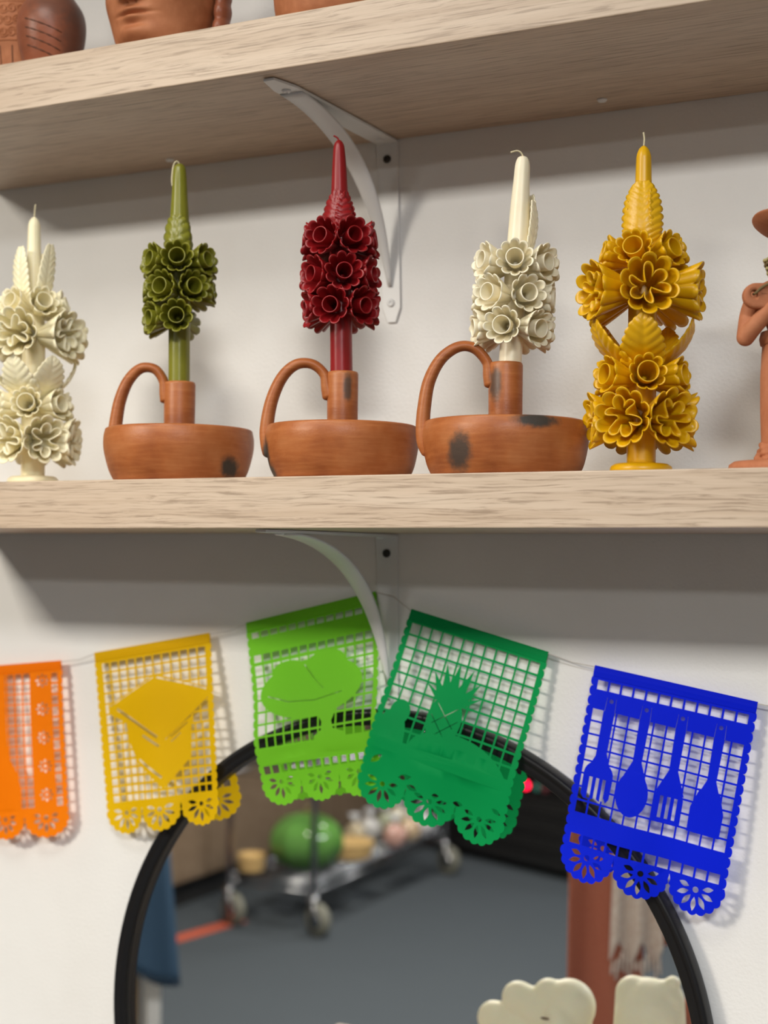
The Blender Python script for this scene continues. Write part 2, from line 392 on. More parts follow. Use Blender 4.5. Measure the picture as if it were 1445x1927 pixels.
def candle(name, label, loc, s, lean, m, edge_m, shaft, wick, flowers, leaves, flange=None, seed=1, hollow=0):
    """all sizes in candle units (s metres each); lean = sideways drift per unit height"""
    rng = random.Random(seed)
    t = thing(name, label, 'candle', loc, YAW, 'wax flower candles')
    t.rotation_euler = (0, lean, YAW)
    sp = curve_pts(shaft, 6); prof = [(max(.3, r), z) for r, z in sp]
    n = 48; V, F = lathe_data([(r * s, z * s) for r, z in prof], n)
    for i, v in enumerate(V):                    # the faint flutes left by dipping
        a = math.atan2(v[1], v[0]); k = 1 + .012 * math.cos(9 * a); V[i] = (v[0] * k, v[1] * k, v[2])
    obj('shaft', mesh('shaft', V, F), m, t)
    if flange:
        obj('foot', lathe_me('foot', [(r * s, z * s) for r, z in flange], 64), m, t)
    w_ = tube('wick', [Vector(p) * s for p in curve_pts(wick, 5)], 1.7 * s, edge_m or WICK, t, 8)
    cache = {}
    for (kind, phi, h, el, R, L, r_in) in flowers:
        key = (kind, R, L, r_in, rng.randrange(3))
        if key not in cache:
            if kind == 't':
                a = flower_data(R * 1.04, L, rng.choice((9, 10)), .22, 7, rng=rng); n2 = 32; pr = [(5, L * .25), (r_in * .78, L * .5), (r_in * .93, L * .8), (r_in, L * 1.02), (r_in * 1.03, L * 1.06)]
                V = [(r * math.cos(2 * PI * k / n2), r * math.sin(2 * PI * k / n2), z) for r, z in pr for k in range(n2)]
                F = [(j * n2 + k, j * n2 + (k + 1) % n2, (j + 1) * n2 + (k + 1) % n2, (j + 1) * n2 + k) for j in range(len(pr) - 1) for k in range(n2)] + [tuple(range(n2))]
                b = (V, F)
            else:
                a = flower_data(R * 1.10, L, 10, .22, 9, rng=rng); b = flower_data(r_in * 1.22, L * .98, 6, .62, 5, rng=rng, squeeze=.70, ext=.05, seg=14)
                b = ([(x, y, z + 1) for x, y, z in b[0]], b[1])
            cache[key] = (mesh('flower', *sc_(a, s)), mesh('trumpet' if kind == 't' else 'frill', *sc_(b, s)))
        A, B = cache[key]
        d = Vector((math.sin(phi) * math.cos(el), -math.cos(phi) * math.cos(el), math.sin(el)))
        q = d.to_track_quat('Z', 'Y'); spin = rng.uniform(0, .7)
        f = obj('flower', A, m, t, Vector((0, 0, h * s)) + d * (9 * s), (q @ Matrix.Rotation(spin, 3, 'Z').to_quaternion()).to_euler())
        solid(f, 2.0 * s)
        g = obj('trumpet' if kind == 't' else 'frill', B, m, f); solid(g, 1.9 * s)
        if kind != 't': g.rotation_euler = (0, 0, rng.uniform(0, PI))
    for (phi, P, W, ribs, wrap, *bl) in leaves:
        key = (tuple(P), W, ribs)
        if key not in cache: cache[key] = mesh('leaf', *sc_(leaf_data(P, W, ribs, wrap, bool(bl)), s))
        solid(obj('leaf', cache[key], m, t, (0, 0, 0), (0, 0, phi)), 2.6 * s)
    return t
D = math.radians
W_REDWICK = mat('red_wick', (.3, .02, .02), .8)
WICK = mat('wick_cotton', (.62, .55, .36), .9)
W_GREEN = wax_mat('green_wax', (.185, .185, .012), (.235, .23, .022), .12, .33)
W_RED = wax_mat('red_wax', (.235, .005, .007), (.30, .009, .012), .12, .38)
W_WHITE = wax_mat('ivory_wax', (.90, .80, .56), (.94, .88, .70), .18)
W_CREAM = wax_mat('cream_wax', (.92, .82, .53), (.95, .89, .66), .18)
W_YEL = wax_mat('yellow_wax', (.68, .36, .002), (.78, .45, .003), .2, .36)
# candles standing in holders: origin 72 units above the holder's foot
def in_holder(x, s): return (x, YO, LOW_TOP + 71 * s)
T = 't'; C = 'c'
candle('flower_candle', 'green wax candle with trumpet flowers in clay holder', in_holder(-.1703, .000563), .000563, 0.0 - .012, W_GREEN, None,
       [(20, 0), (20, 120), (20, 300), (18.5, 410), (15, 470), (13, 510), (10.5, 527), (5, 533), (.5, 534)],
       [(0, 0, 533), (-5, -2, 538), (-11, -3, 530), (-14, -4, 505), (-13, -4, 490)],
       [(T, D(a), 337, D(8), 28, 55, 14.5) for a in (4, -52, 62, 118, 180, -110)] + [(T, D(a), 287, D(4), 28, 55, 15) for a in (-26, 33, 88, 150, -150, -85)]
       + [(T, D(a), 238, D(-2), 28, 53, 14) for a in (3, -55, -112, 178)],
       [(D(-12), [(20, 350), (24, 385), (19, 420), (15, 437)], 25, 6, .020), (D(75), [(20, 350), (23, 380), (18, 412), (16, 425)], 22, 6, .02), (D(-120), [(20, 350), (23, 380), (18, 412), (16, 425)], 22, 6, .02)], seed=3)
candle('flower_candle', 'deep red wax candle with rows of trumpet flowers in clay holder', in_holder(.0244, .000532), .000532, -.021, W_RED, W_REDWICK,
       [(21, 0), (21, 140), (20.5, 260), (19, 400), (15, 490), (12.5, 535), (10, 562), (5, 572), (.5, 574)],
       [(0, 0, 573), (-3, -1, 578), (-10, -2, 582)],
       [(T, D(a), 374, D(6), 33, 58, 14.5) for a in (-31, 26, 84, 145, -155, -92)] + [(T, D(a), 310, D(2), 33, 58, 14.5) for a in (8, -52, 68, 128, 188, -112)]
       + [(T, D(a), 255, D(-4), 33, 58, 14.5) for a in (-15, 44, -75, 104, 164, -135)],
       [(D(-18), [(20, 385), (27, 420), (20, 450), (15, 476)], 29, 8, .018), (D(50), [(20, 385), (26, 420), (20, 450), (16, 474)], 26, 8, .02), (D(150), [(20, 385), (26, 420), (20, 450), (16, 474)], 28, 8, .02)], seed=5)
candle('flower_candle', 'ivory wax candle leaning slightly right in the largest clay holder', in_holder(.1988, .000504), .000504, .056, W_WHITE, None,
       [(21.5, 0), (21.5, 120), (21, 300), (18.5, 430), (15.5, 490), (14, 522), (10, 535), (4, 539), (.5, 540)],
       [(0, 0, 539), (-4, -2, 545), (-12, -3, 548), (-24, -4, 544)],
       [(T, D(a), 326, D(4), 32, 64, 16) for a in (-7, 48, -66, 108, 165, -125)] + [(T, D(a), 268, D(0), 32, 64, 16) for a in (17, -47, 79, 138, -160, -105)]
       + [(T, D(a), 213, D(-6), 32, 64, 16.5) for a in (-20, 41, -82, 100, 160, -140)],
       [(D(62), [(22, 345), (32, 385), (33, 420), (27, 452)], 18, 7, .012, 1), (D(110), [(22, 345), (30, 395), (28, 440), (24, 468)], 17, 7, .012, 1)], seed=8)
BIG_SHAFT = [(27, 10), (27, 120), (26.5, 300), (24, 420), (17, 520), (14.5, 590), (13.5, 606), (9, 618), (3, 624), (.5, 625)]
FLANGE = [(1, 0), (52, 0), (57, 3), (58.5, 9), (57, 15), (50, 20), (30, 22), (26, 23)]
def big_flowers(ph, ph2, lo, mid):
    F = [(C, D(a + ph), 105, D(-3), 47, 88, 27) for a in (-31, 27, 82, 138, -170, -88)]
    F += [(T, D(a + ph), 176, D(6), 32, 74, 19) for a in (-2, 58, 118, 178, -122, -64)]
    F += [(C, D(a + ph2), 346, D(-2), 48, 100, 27) for a in (-3, 69, 135, -135, -72)]
    F += [(T, D(a + ph2), 398, D(16), 32, 68, 18) for a in (-24, 40, 100, 160, -150, -88)]
    return F
def mid_leaf(phi): return (D(phi), [(24, 186), (44, 208), (76, 236), (93, 268), (95, 290)], 40, 9, .004)
candle('flower_candle', 'tall golden yellow wax candle with carnations, standing on its own round foot', (.3309, YO, LOW_TOP), .000483, .005, W_YEL, None,
       BIG_SHAFT, [(0, 0, 624), (1, 0, 638), (-1, -1, 650)], big_flowers(0, 0, 0, 0),
       [mid_leaf(a) for a in (-9, 68, -76, 140, -140)] +
       [(D(-14), [(26, 420), (36, 460), (28, 515), (18, 552)], 36, 11, .012, 1), (D(68), [(26, 420), (34, 460), (27, 515), (19, 548)], 31, 11, .014, 1), (D(-130), [(26, 420), (34, 460), (27, 515), (19, 548)], 33, 11, .014, 1)],
       FLANGE, seed=11)
candle('flower_candle', 'tall cream wax candle with carnations at the left end of the row', (-.3642, YO, LOW_TOP), .000483, -.012, W_CREAM, None,
       BIG_SHAFT, [(0, 0, 624), (1, 0, 638), (3, -1, 654)], big_flowers(4, -8, 0, 0),
       [mid_leaf(a) for a in (-14, 40, -90, 110, 180)] +
       [(D(-34), [(26, 415), (40, 450), (44, 505), (40, 548)], 25, 11, .008, 1), (D(50), [(26, 415), (42, 450), (56, 510), (62, 552)], 21, 11, .01, 1), (D(170), [(26, 420), (36, 460), (40, 515), (36, 545)], 24, 11, .01, 1)],
       FLANGE, seed=17)

# ------------------------------------------------------------------ clay pots on the upper shelf
C_POT = clay_mat('unglazed_clay', (.33, .115, .045), (.42, .15, .062), (.50, .20, .09), rough=.62, grain=(90, 90, 90))
C_DARK = clay_mat('burnished_dark_clay', (.20, .062, .03), (.29, .088, .042), (.35, .12, .06), rough=.36, grain=(40, 40, 160), spots=[((.02, -.03, .085), (.045, .05, .03), .55), ((.034, -.01, .04), (.02, .05, .05), .6)], dark=(.09, .06, .05))
# pot shaped like a head
def head_pot(x, y):
    t = thing('head_pot', 'clay pot shaped like a human head with closed lips, on upper shelf', 'pot', (x, y, UP_TOP), YAW - D(27))
    n, k = 140, 150; V, F = [], []; Hh = .165
    prof = curve_pts([(.043, 0), (.048, .010), (.055, .032), (.0615, .064), (.0635, .095), (.0615, .125), (.055, .150), (.050, .165)], 14)
    zs = np.array([p[1] for p in prof]); rs = np.array([p[0] for p in prof])
    def g(a, z, a0, z0, sa, sz): return math.exp(-((a - a0) / sa) ** 2 - ((z - z0) / sz) ** 2)
    for j in range(k + 1):
        z = Hh * j / k; r0 = float(np.interp(z, zs, rs))
        for i in range(n):
            a = -PI + 2 * PI * i / n      # 0 = face front
            d = .009 * g(a, z, 0, .019, .40, .009) - .007 * g(a, z, 0, .004, .6, .006)          # chin, under the chin
            nose = max(0, 1 - (z - .0535) / .040) if z > .0535 else math.exp(-((z - .0535) / .0030) ** 2)
            d += .017 * nose * math.exp(-(a / (.09 + .10 * max(0, 1 - abs(z - .0555) / .014))) ** 2)
            d += .0052 * g(a, z, 0, .0425, .26, .0030) + .0062 * g(a, z, 0, .0345, .22, .0036) - .0062 * g(a, z, 0, .0388, .30, .0014) - .003 * g(a, z, 0, .0275, .2, .003)
            d += -.0045 * (g(a, z, -.42, .086, .17, .010) + g(a, z, .42, .086, .17, .010)) + .004 * (g(a, z, -.42, .086, .12, .006) + g(a, z, .42, .086, .12, .006))
            d += .003 * (g(a, z, -.45, .102, .25, .004) + g(a, z, .45, .102, .25, .004)) + .004 * (g(a, z, -.6, .056, .3, .016) + g(a, z, .6, .056, .3, .016))
            d -= .007 * (g(a, z, -.075, .0508, .045, .0022) + g(a, z, .075, .0508, .045, .0022))   # nostrils
            r = r0 + d; V.append((r * math.sin(a), -r * math.cos(a), z))
    for j in range(k):
        for i in range(n): F.append((j * n + i, j * n + (i + 1) % n, (j + 1) * n + (i + 1) % n, (j + 1) * n + i))
    F.append(tuple(range(n - 1, -1, -1)))
    b = len(V)                                        # hollow mouth of the pot
    for (rr, z) in ((.045, .166), (.042, .150), (.045, .06)):
        for i in range(n): a = -PI + 2 * PI * i / n; V.append((rr * math.sin(a), -rr * math.cos(a), z))
    for j, (p, q) in enumerate(((k * n, b), (b, b + n), (b + n, b + 2 * n))):
        for i in range(n): F.append((p + i, p + (i + 1) % n, q + (i + 1) % n, q + i))
    F.append(tuple(b + 2 * n + i for i in range(n)))
    obj('face', mesh('face', V, F), C_POT, t)
    for a in (1.72, -2.15):                            # hair falling beside each cheek
        P = curve_pts([(.064 * math.sin(a), -.064 * math.cos(a), .012), (.068 * math.sin(a), -.068 * math.cos(a), .04), (.069 * math.sin(a), -.069 * math.cos(a), .075), (.064 * math.sin(a), -.064 * math.cos(a), .125), (.052 * math.sin(a), -.052 * math.cos(a), .16)], 14)
        rr = [.0075 + .0016 * abs(math.sin(i * .42)) for i in range(len(P))]
        V, F = sweep_data(P, rr, [q * 1.5 for q in rr], (math.cos(a), math.sin(a), 0), 14); obj('hair', mesh('hair', V, F), C_DARK, t)
    return t
head_pot(-.2000, -.185)
t = thing('round_vase', 'dark burnished round clay vase with incised lines, at left of upper shelf', 'vase', (-.3450, -.195, UP_TOP), YAW)
pr = curve_pts([(.020, 0), (.027, .008), (.035, .034), (.0382, .058), (.0355, .076), (.026, .091), (.0185, .101), (.0165, .115), (.019, .130), (.023, .137)], 8)
obj('body', lathe_me('body', [(.0005, 0)] + [(p[0], p[1]) for p in pr] + [(.021, .137), (.0150, .115), (.020, .09), (.0005, .03)], 72), C_DARK, t)
for q in range(4):                                     # slanting dashed incisions
    P = []
    for i in range(24):
        a = -PI / 2 - .62 + 1.15 * i / 23; z = .060 - q * .0095 - .016 * i / 23
        r = float(np.interp(z, [p[1] for p in pr], [p[0] for p in pr])) + .0001; P.append((r * math.cos(a), r * math.sin(a), z))
    tube('incised_line', P, [.0005 + .0004 * (math.sin(i * 1.3) > 0) for i in range(24)], DARK_BROWN, t, 6, nref=(0, 0, 1))
t = thing('carved_vase', 'light clay vase with carved scrolls behind the round dark vase', 'vase', (-.4230, -.150, UP_TOP), YAW)
pr = curve_pts([(.040, 0), (.045, .03), (.050, .060), (.051, .095), (.044, .120), (.033, .140), (.036, .160)], 8)
rf = lambda z: float(np.interp(z, [p[1] for p in pr], [p[0] for p in pr]))
obj('body', lathe_me('body', [(.0005, 0)] + [(p[0], p[1]) for p in pr] + [(.032, .160), (.028, .14), (.0005, .03)], 72), C_POT, t)
parts = []
for z in (.056, .1005, .112):
    parts.append(sweep_data([((rf(z)) * math.cos(a), rf(z) * math.sin(a), z) for a in np.linspace(-PI, PI, 72)], .0011, .0011, (0, 0, 1), 6))
V, F = join_data(parts); obj('raised_band', mesh('raised_band', V, F), C_POT, t)
rng = random.Random(4)
for row in range(3):
    for c in range(15):
        a0 = -PI / 2 + (c - 7) * .20 + .1 * (row % 2); z0 = .065 + row * .0135; P = []
        for i in range(22):
            u = i / 21; rr = .0062 * (1 - .75 * u); an = u * 3.4 * PI * (1 if c % 2 else -1); z = z0 + rr * math.sin(an); a = a0 + rr * math.cos(an) / .05
            P.append((rf(z) * math.cos(a), rf(z) * math.sin(a), z))
        V, F = sweep_data(P, .0012, .0012, (0, 0, 1), 6); obj('scroll', mesh('scroll', V, F), C_POT, t)
for c in range(9):
    a = -PI / 2 + (c - 4) * .3
    tube('incised_line', [(rf(z) * math.cos(a), rf(z) * math.sin(a), z) for z in np.linspace(.004, .05, 10)], .0007, DARK_BROWN, t, 6, nref=(0, 0, 1))
t = thing('incised_bowl', 'clay bowl with incised flower drawing on the upper shelf, right of the head', 'bowl', (.0085, -.185, UP_TOP), YAW)
pr = curve_pts([(.050, 0), (.058, .012), (.0625, .035), (.0615, .060), (.055, .080)], 8); rf2 = lambda z: float(np.interp(z, [p[1] for p in pr], [p[0] for p in pr]))
obj('body', lathe_me('body', [(.0005, 0)] + [(p[0], p[1]) for p in pr] + [(.052, .081), (.051, .074), (.056, .05), (.045, .012), (.0005, .008)], 80), C_POT, t)
def incise(pts, r=.0006):
    P = []
    for a, z in curve_pts(pts, 8):
        q = rf2(z) + .0001; P.append((q * math.sin(a), -q * math.cos(a), z))
    tube('incised_line', P, r, DARK_BROWN, t, 6, nref=(0, 0, 1))
for dx, dz, tl in ((0, 0, .25), (.13, .004, .3), (.27, .006, .35)):
    incise([(-1.12 + dx, .031 + dz), (-1.20 + dx, .040 + dz), (-1.10 + dx + tl * .3, .050 + dz), (-1.00 + dx + tl * .2, .046 + dz), (-1.06 + dx, .034 + dz), (-1.12 + dx, .031 + dz)])
incise([(-.62, .056), (-.40, .044), (-.15, .036), (.05, .034), (.30, .040), (.45, .052)]); incise([(-.35, .056), (-.2, .045), (0, .040), (.2, .044), (.33, .056)])
for a in (-.15, 0, .14): incise([(a, .042), (a * 1.1, .050), (a * 1.2, .058)])
incise([(.50, .040), (.62, .034), (.75, .036)])

# ------------------------------------------------------------------ clay figurine at the right end
def figurine(x):
    s = .000462
    t = thing('clay_figurine', 'tall clay figurine in a wide hat, cut by the right edge', 'figurine', (x, -.185, LOW_TOP), YAW)
    m = clay_mat('figurine_clay', (.36, .118, .048), (.45, .163, .073), (.52, .21, .103), rough=.7, grain=(160, 160, 160))
    base = lathe_data([(118, 0), (121, 5), (119, 14), (110, 20), (40, 22)], 48); base = ([(v[0] * .98, v[1] * .8, v[2]) for v in base[0]], base[1])
    obj('base', mesh('base', *sc_(base, s)), m, t)
    P = []
    def capsule(pts, r): 
        q = curve_pts(pts, 8); rr = np.interp(np.linspace(0, 1, len(q)), np.linspace(0, 1, len(r)), r); P.append(sweep_data(q, list(rr), list(rr), (.1, 1, .1), 16))
        P.append(ell_data(q[0], (r[0],) * 3)); P.append(ell_data(q[-1], (r[-1],) * 3))
    P.append(lathe_data([(20, 14), (50, 20), (56, 50), (58, 120), (58, 180), (54, 250), (46, 262), (20, 270)], 40))   # long skirt
    P.append(ell_data((0, 0, 300), (52, 40, 60))); P.append(ell_data((0, 0, 345), (66, 34, 26)))                   # trunk, shoulders
    for q in (-1, 1):
        capsule([(q * 64, 4, 340), (q * 80, 0, 300), (q * 90, -10, 254)], [19, 18, 17])
        capsule([(q * 90, -10, 254), (q * 70, -36, 282), (q * 38, -58, 316)], [17, 16, 14])
        P.append(ell_data((q * 26, -60, 324), (17, 10, 15)))
        for f in range(4): capsule([(q * (22 - f * 1), -62, 334 - f * 8), (q * 10, -68, 336 - f * 8), (q * 2, -66, 333 - f * 8)], [4.5, 4.2, 3.6])
        capsule([(q * 30, -60, 334), (q * 22, -64, 345), (q * 14, -66, 350)], [5, 4.5, 4])
    capsule([(0, 0, 350), (0, -2, 385)], [20, 18])
    P.append(ell_data((0, -4, 430), (37, 40, 46)))                                                                   # head
    P += [ell_data((0, -45, 424), (7, 10, 12)), ell_data((0, -40, 406), (14, 6, 4)), ell_data((0, -40, 399), (12, 6, 4)), ell_data((-36, 0, 424), (6, 10, 13)), ell_data((36, 0, 424), (6, 10, 13))]
    P += [ell_data((q * 14, -38, 434), (7, 5, 4)) for q in (-1, 1)]
    V, F = join_data(P); b = obj('body', mesh('body', *sc_((V, F), s)), m, t); remesh(b, .00085, 5)
    # gathered hem around the feet
    Pm = []
    for ring in range(4):
        n = 60; Pm.append(sweep_data([((54 + 5 * (3 - ring) * .5 + 3.5 * math.sin(a * 9 + ring)) * math.cos(a), (50 + 3 * math.sin(a * 7)) * math.sin(a), 24 + ring * 9 + 3 * math.sin(a * 5 + ring * 2)) for a in np.linspace(-PI, PI, n)], 6, 6, (0, 0, 1), 10))
    h = obj('gathered_hem', mesh('gathered_hem', *sc_(join_data(Pm), s)), m, t); remesh(h, .0008, 2)
    # belt
    obj('belt', lathe_me('belt', [(47 * s, 240 * s), (58 * s, 242 * s), (60 * s, 254 * s), (57 * s, 266 * s), (47 * s, 268 * s)], 40), m, t)
    # yoke with pierced round ends resting on the shoulders
    n, L, R = 14, 80, 24
    bm = bmesh.new(); outl = [(L + R * math.cos(a), R * math.sin(a)) for a in np.linspace(-PI / 2, PI / 2, n)] + [(-L + R * math.cos(a), R * math.sin(a)) for a in np.linspace(PI / 2, 3 * PI / 2, n)]
    holes = [[(q * (L + 3) + 6.5 * math.cos(a), 3 + 6.5 * math.sin(a)) for a in np.linspace(0, 2 * PI, 16, endpoint=False)] for q in (-1, 1)]
    vs_ = [Vector(p) for p in outl] + [Vector(p) for hh in holes for p in hh]; no = len(outl)
    ed = [(i, (i + 1) % no) for i in range(no)] + [(no + 16 * k + i, no + 16 * k + (i + 1) % 16) for k in (0, 1) for i in range(16)]
    cv, _, cf, *_r = geometry.delaunay_2d_cdt(vs_, ed, [], 1, 1e-5)
    cf = [f for f in cf if all((Vector((sum(cv[i].x for i in f) / 3, sum(cv[i].y for i in f) / 3)) - Vector((q * (L + 3), 3))).length > 6.2 for q in (-1, 1))]
    me = mesh('yoke', [(v.x * s, 0, v.y * s) for v in cv], [tuple(f) for f in cf], False)
    y = obj('yoke', me, m, t, (0, -44 * s, 326 * s)); md = y.modifiers.new('solidify', 'SOLIDIFY'); md.thickness = 22 * s; md.offset = 0; bv = y.modifiers.new('bevel', 'BEVEL'); bv.width = 6 * s; bv.segments = 3; bv.limit_method = 'ANGLE'
    # woven palm basket tied on with a cord
    PALM = mat('dry_palm', (.42, .36, .16), .7); PALMD = mat('brown_palm', (.15, .10, .035), .7)
    bk = obj('woven_basket', lathe_me('woven_basket', [(1 * s, 0), (42 * s, 0), (50 * s, 22 * s), (54 * s, 44 * s), (50 * s, 44 * s), (44 * s, 8 * s), (1 * s, 6 * s)], 48), PALMD, t, (-8 * s, -52 * s, 352 * s))
    for row in range(6):
        z = 3 + row * 7.5; r0 = 43 + row * 2.3
        Pw = [((r0 + 2.2 * math.sin(a * 14 + row * PI)) * s * math.cos(a), (r0 + 2.2 * math.sin(a * 14 + row * PI)) * s * math.sin(a), z * s) for a in np.linspace(-PI, PI, 120)]
        V, F = sweep_data(Pw, 2.6 * s, 3.4 * s, (0, 0, 1), 6, False); obj('weave_strand', mesh('weave_strand', V, F), PALM if row != 4 else PALMD, bk)
    tube('cord', [(q[0] * s, q[1] * s, q[2] * s) for q in curve_pts([(-83, -44, 330), (-82, -58, 330), (-70, -60, 341), (-45, -78, 352), (-10, -104, 362)], 8)], 2.6 * s, PALMD, t, 8)
    # hat: crown and tilted brim
    br = curve_pts([(2, 0), (30, 0), (60, 5), (76, 14), (78, 18), (74, 19), (58, 11), (34, 7), (33, 20), (28, 44), (14, 50), (1, 51)], 4)
    obj('hat', lathe_me('hat', [(max(.2, p[0]) * s, p[1] * s) for p in br], 56), m, t, (0, 0, 452 * s), (D(-8), D(14), 0))
figurine(.4640)

# ------------------------------------------------------------------ round mirror
MC = (-.0025, .9204)
t = thing('round_mirror', 'round mirror with a slim black frame on the wall below the shelves', 'mirror', (MC[0], 0, MC[1]))
prof = [(.3625, .0005), (.3635, .004), (.3635, .022), (.3615, .0245), (.3575, .0245), (.3560, .0225), (.3535, .0220), (.3475, .0235), (.3465, .0225), (.3465, .0005)]
o = obj('frame', lathe_me('frame', prof, 160, True), BLACK, t, (0, 0, 0), (PI / 2, 0, 0))
for p in o.data.polygons: p.use_smooth = True
obj('glass', lathe_me('glass', [(.3480, .002), (.3480, .012)], 128), GLASS_MIRROR, t, (0, 0, 0), (PI / 2, 0, 0))
for p in bpy.data.meshes['glass'].polygons: p.use_smooth = False

# ------------------------------------------------------------------ cut paper banners
def circ(c, r, n=14, ry=None, rot=0):
    ry = ry or r; o = []
    for i in range(n):
        a = 2 * PI * i / n; x, y = r * math.cos(a), ry * math.sin(a); o.append((c[0] + x * math.cos(rot) - y * math.sin(rot), c[1] + x * math.sin(rot) + y * math.cos(rot)))
    return o
def petal(c, ang, r0, r1, wd, asp):
    """pointed leaf slit radiating from c; asp converts v units to u units"""
    o = []
    for i in range(11):
        t_ = i / 10; o.append((r0 + (r1 - r0) * t_, wd * math.sin(PI * t_)))
    o += [(r0 + (r1 - r0) * i / 10, -wd * math.sin(PI * i / 10)) for i in range(9, 0, -1)]
    return [(c[0] + x * math.cos(ang) - y * math.sin(ang), c[1] + (x * math.sin(ang) + y * math.cos(ang)) / asp) for x, y in o]
def outline(asp, nb=16, lobes=3, vb=.86, v0=.045, au=.018, m=9):
    P = [(.012, 0), (.988, 0), (.988, v0)]
    dv = (vb - v0) / nb
    for i in range(nb):
        for k in range(7): a = PI * k / 6; P.append((.985 + au * math.sin(a), v0 + dv * (i + .5 - .5 * math.cos(a))))
    for l in range(lobes - 1, -1, -1):
        c = (l + .5) / lobes; rx = .5 / lobes; ry = 1 - vb
        for b in range(m):
            for k in range(6):
                f = (b + k / 6) / m; a = PI * f; bump = 1 + .075 * math.sin(PI * k / 6)
                P.append((c + rx * .98 * math.cos(a) * bump, vb + ry * .93 * math.sin(a) ** .9 * bump))
    for i in range(nb - 1, -1, -1):
        for k in range(7): a = PI * k / 6; P.append((.015 - au * math.sin(a), v0 + dv * (i + .5 + .5 * math.cos(a))))
    P.append((.012, v0)); return P
def cells(u0, u1, nu, v0, v1, nv, bar=.16, barv=None):
    o = []; du = (u1 - u0) / nu; dv = (v1 - v0) / nv; barv = bar if barv is None else barv
    for i in range(nu):
        for j in range(nv):
            a, b = u0 + du * (i + bar / 2), u0 + du * (i + 1 - bar / 2); c, d = v0 + dv * (j + barv / 2), v0 + dv * (j + 1 - barv / 2)
            o.append([(a, c), (b, c), (b, d), (a, d)])
    return o
def daisies(lobes, vc, asp, r1=.125, full=False):
    H = []
    for l in range(lobes):
        c = ((l + .5) / lobes, vc); sc = 3 / lobes
        H.append(circ(c, .018 * sc, 12, .018 * sc / asp))
        for k in range(7): H.append(petal(c, D(-14 + k * 208 / 6), .042 * sc, r1 * sc * (.85 + .15 * math.sin(PI * k / 6)), .015 * sc, asp))
    return H
def inside(p, poly):
    x, y = p; r = False; n = len(poly); j = n - 1
    for i in range(n):
        xi, yi = poly[i]; xj, yj = poly[j]
        if (yi > y) != (yj > y) and x < (xj - xi) * (y - yi) / (yj - yi) + xi: r = not r
        j = i
    return r
def bbox(P): xs = [p[0] for p in P]; ys = [p[1] for p in P]; return min(xs), min(ys), max(xs), max(ys)
def stroke(a, b, wd, asp):
    d = Vector((b[0] - a[0], (b[1] - a[1]) * asp)); n = Vector((-d.y, d.x)).normalized() * wd / 2
    return [(a[0] + n.x, a[1] + n.y / asp), (b[0] + n.x, b[1] + n.y / asp), (b[0] - n.x, b[1] - n.y / asp), (a[0] - n.x, a[1] - n.y / asp)]
def banner(label, m, corners, warp, out, holes, solids=(), cuts=()):
    """corners TL TR BL BR (world); u across, v down"""
    TL, TR, BL, BR = corners; cen = (TL + TR) / 2
    t = thing('paper_banner', label, 'banner', cen, 0, 'cut paper banners on a string')
    def P3(u, v):
        p = (TL * (1 - u) + TR * u) * (1 - v) + (BL * (1 - u) + BR * u) * v
        return p + Vector((0, warp(u, v), 0)) - cen
    vs_, ed = [], []
    for poly in [out] + list(holes) + list(solids) + list(cuts):
        b = len(vs_); n = len(poly); vs_ += [Vector(p) for p in poly]; ed += [(b + i, b + (i + 1) % n) for i in range(n)]
    nb_ = len(vs_)
    for i in range(1, 18):
        for j in range(1, 24): vs_.append(Vector((i / 18 + .0013 * (j % 3), j / 24 + .0011 * (i % 3))))
    cv, _, cf, *_r = geometry.delaunay_2d_cdt(vs_, ed, [], 0, 1e-6)
    HB = [(bbox(h), h) for h in holes]; SB = [(bbox(h), h) for h in solids]; CB = [(bbox(h), h) for h in cuts]
    hit = lambda p, L: any(b[0] <= p[0] <= b[2] and b[1] <= p[1] <= b[3] and inside(p, h) for b, h in L)
    F = []
    for f in cf:
        p = (sum(cv[i].x for i in f) / 3, sum(cv[i].y for i in f) / 3)
        if not inside(p, out): continue
        if hit(p, CB): continue
        if hit(p, HB) and not hit(p, SB): continue
        F.append(tuple(f))
    used = sorted({i for f in F for i in f}); ix = {q: i for i, q in enumerate(used)}
    obj('cut_sheet', mesh('cut_sheet', [P3(cv[q].x, cv[q].y) for q in used], [tuple(ix[i] for i in f) for f in F]), m, t)
    # hem folded over the string
    V, F = [], []; nu = 24
    for i in range(nu + 1):
        u = .006 + .988 * i / nu
        for v, off in ((-.002, -.0002), (.003, -.0011), (.025, -.0013), (.050, -.0009), (.052, .0002), (.025, .0009), (.003, .0008)):
            q = P3(u, v); V.append(q + Vector((0, off, 0)))
    for i in range(nu):
        for k in range(7): F.append((i * 7 + k, i * 7 + (k + 1) % 7, (i + 1) * 7 + (k + 1) % 7, (i + 1) * 7 + k))
    F += [tuple(range(6, -1, -1)), tuple(nu * 7 + k for k in range(7))]
    obj('folded_hem', mesh('folded_hem', V, F, False), m, t)
    return cen + P3(0, .006), cen + P3(1, .006)
ENDS = []
wv = lambda a, ph, k=2.2: (lambda u, v: a * v * math.sin(k * PI * u + ph) - .0015 * math.sin(PI * v * 1.5 + ph))
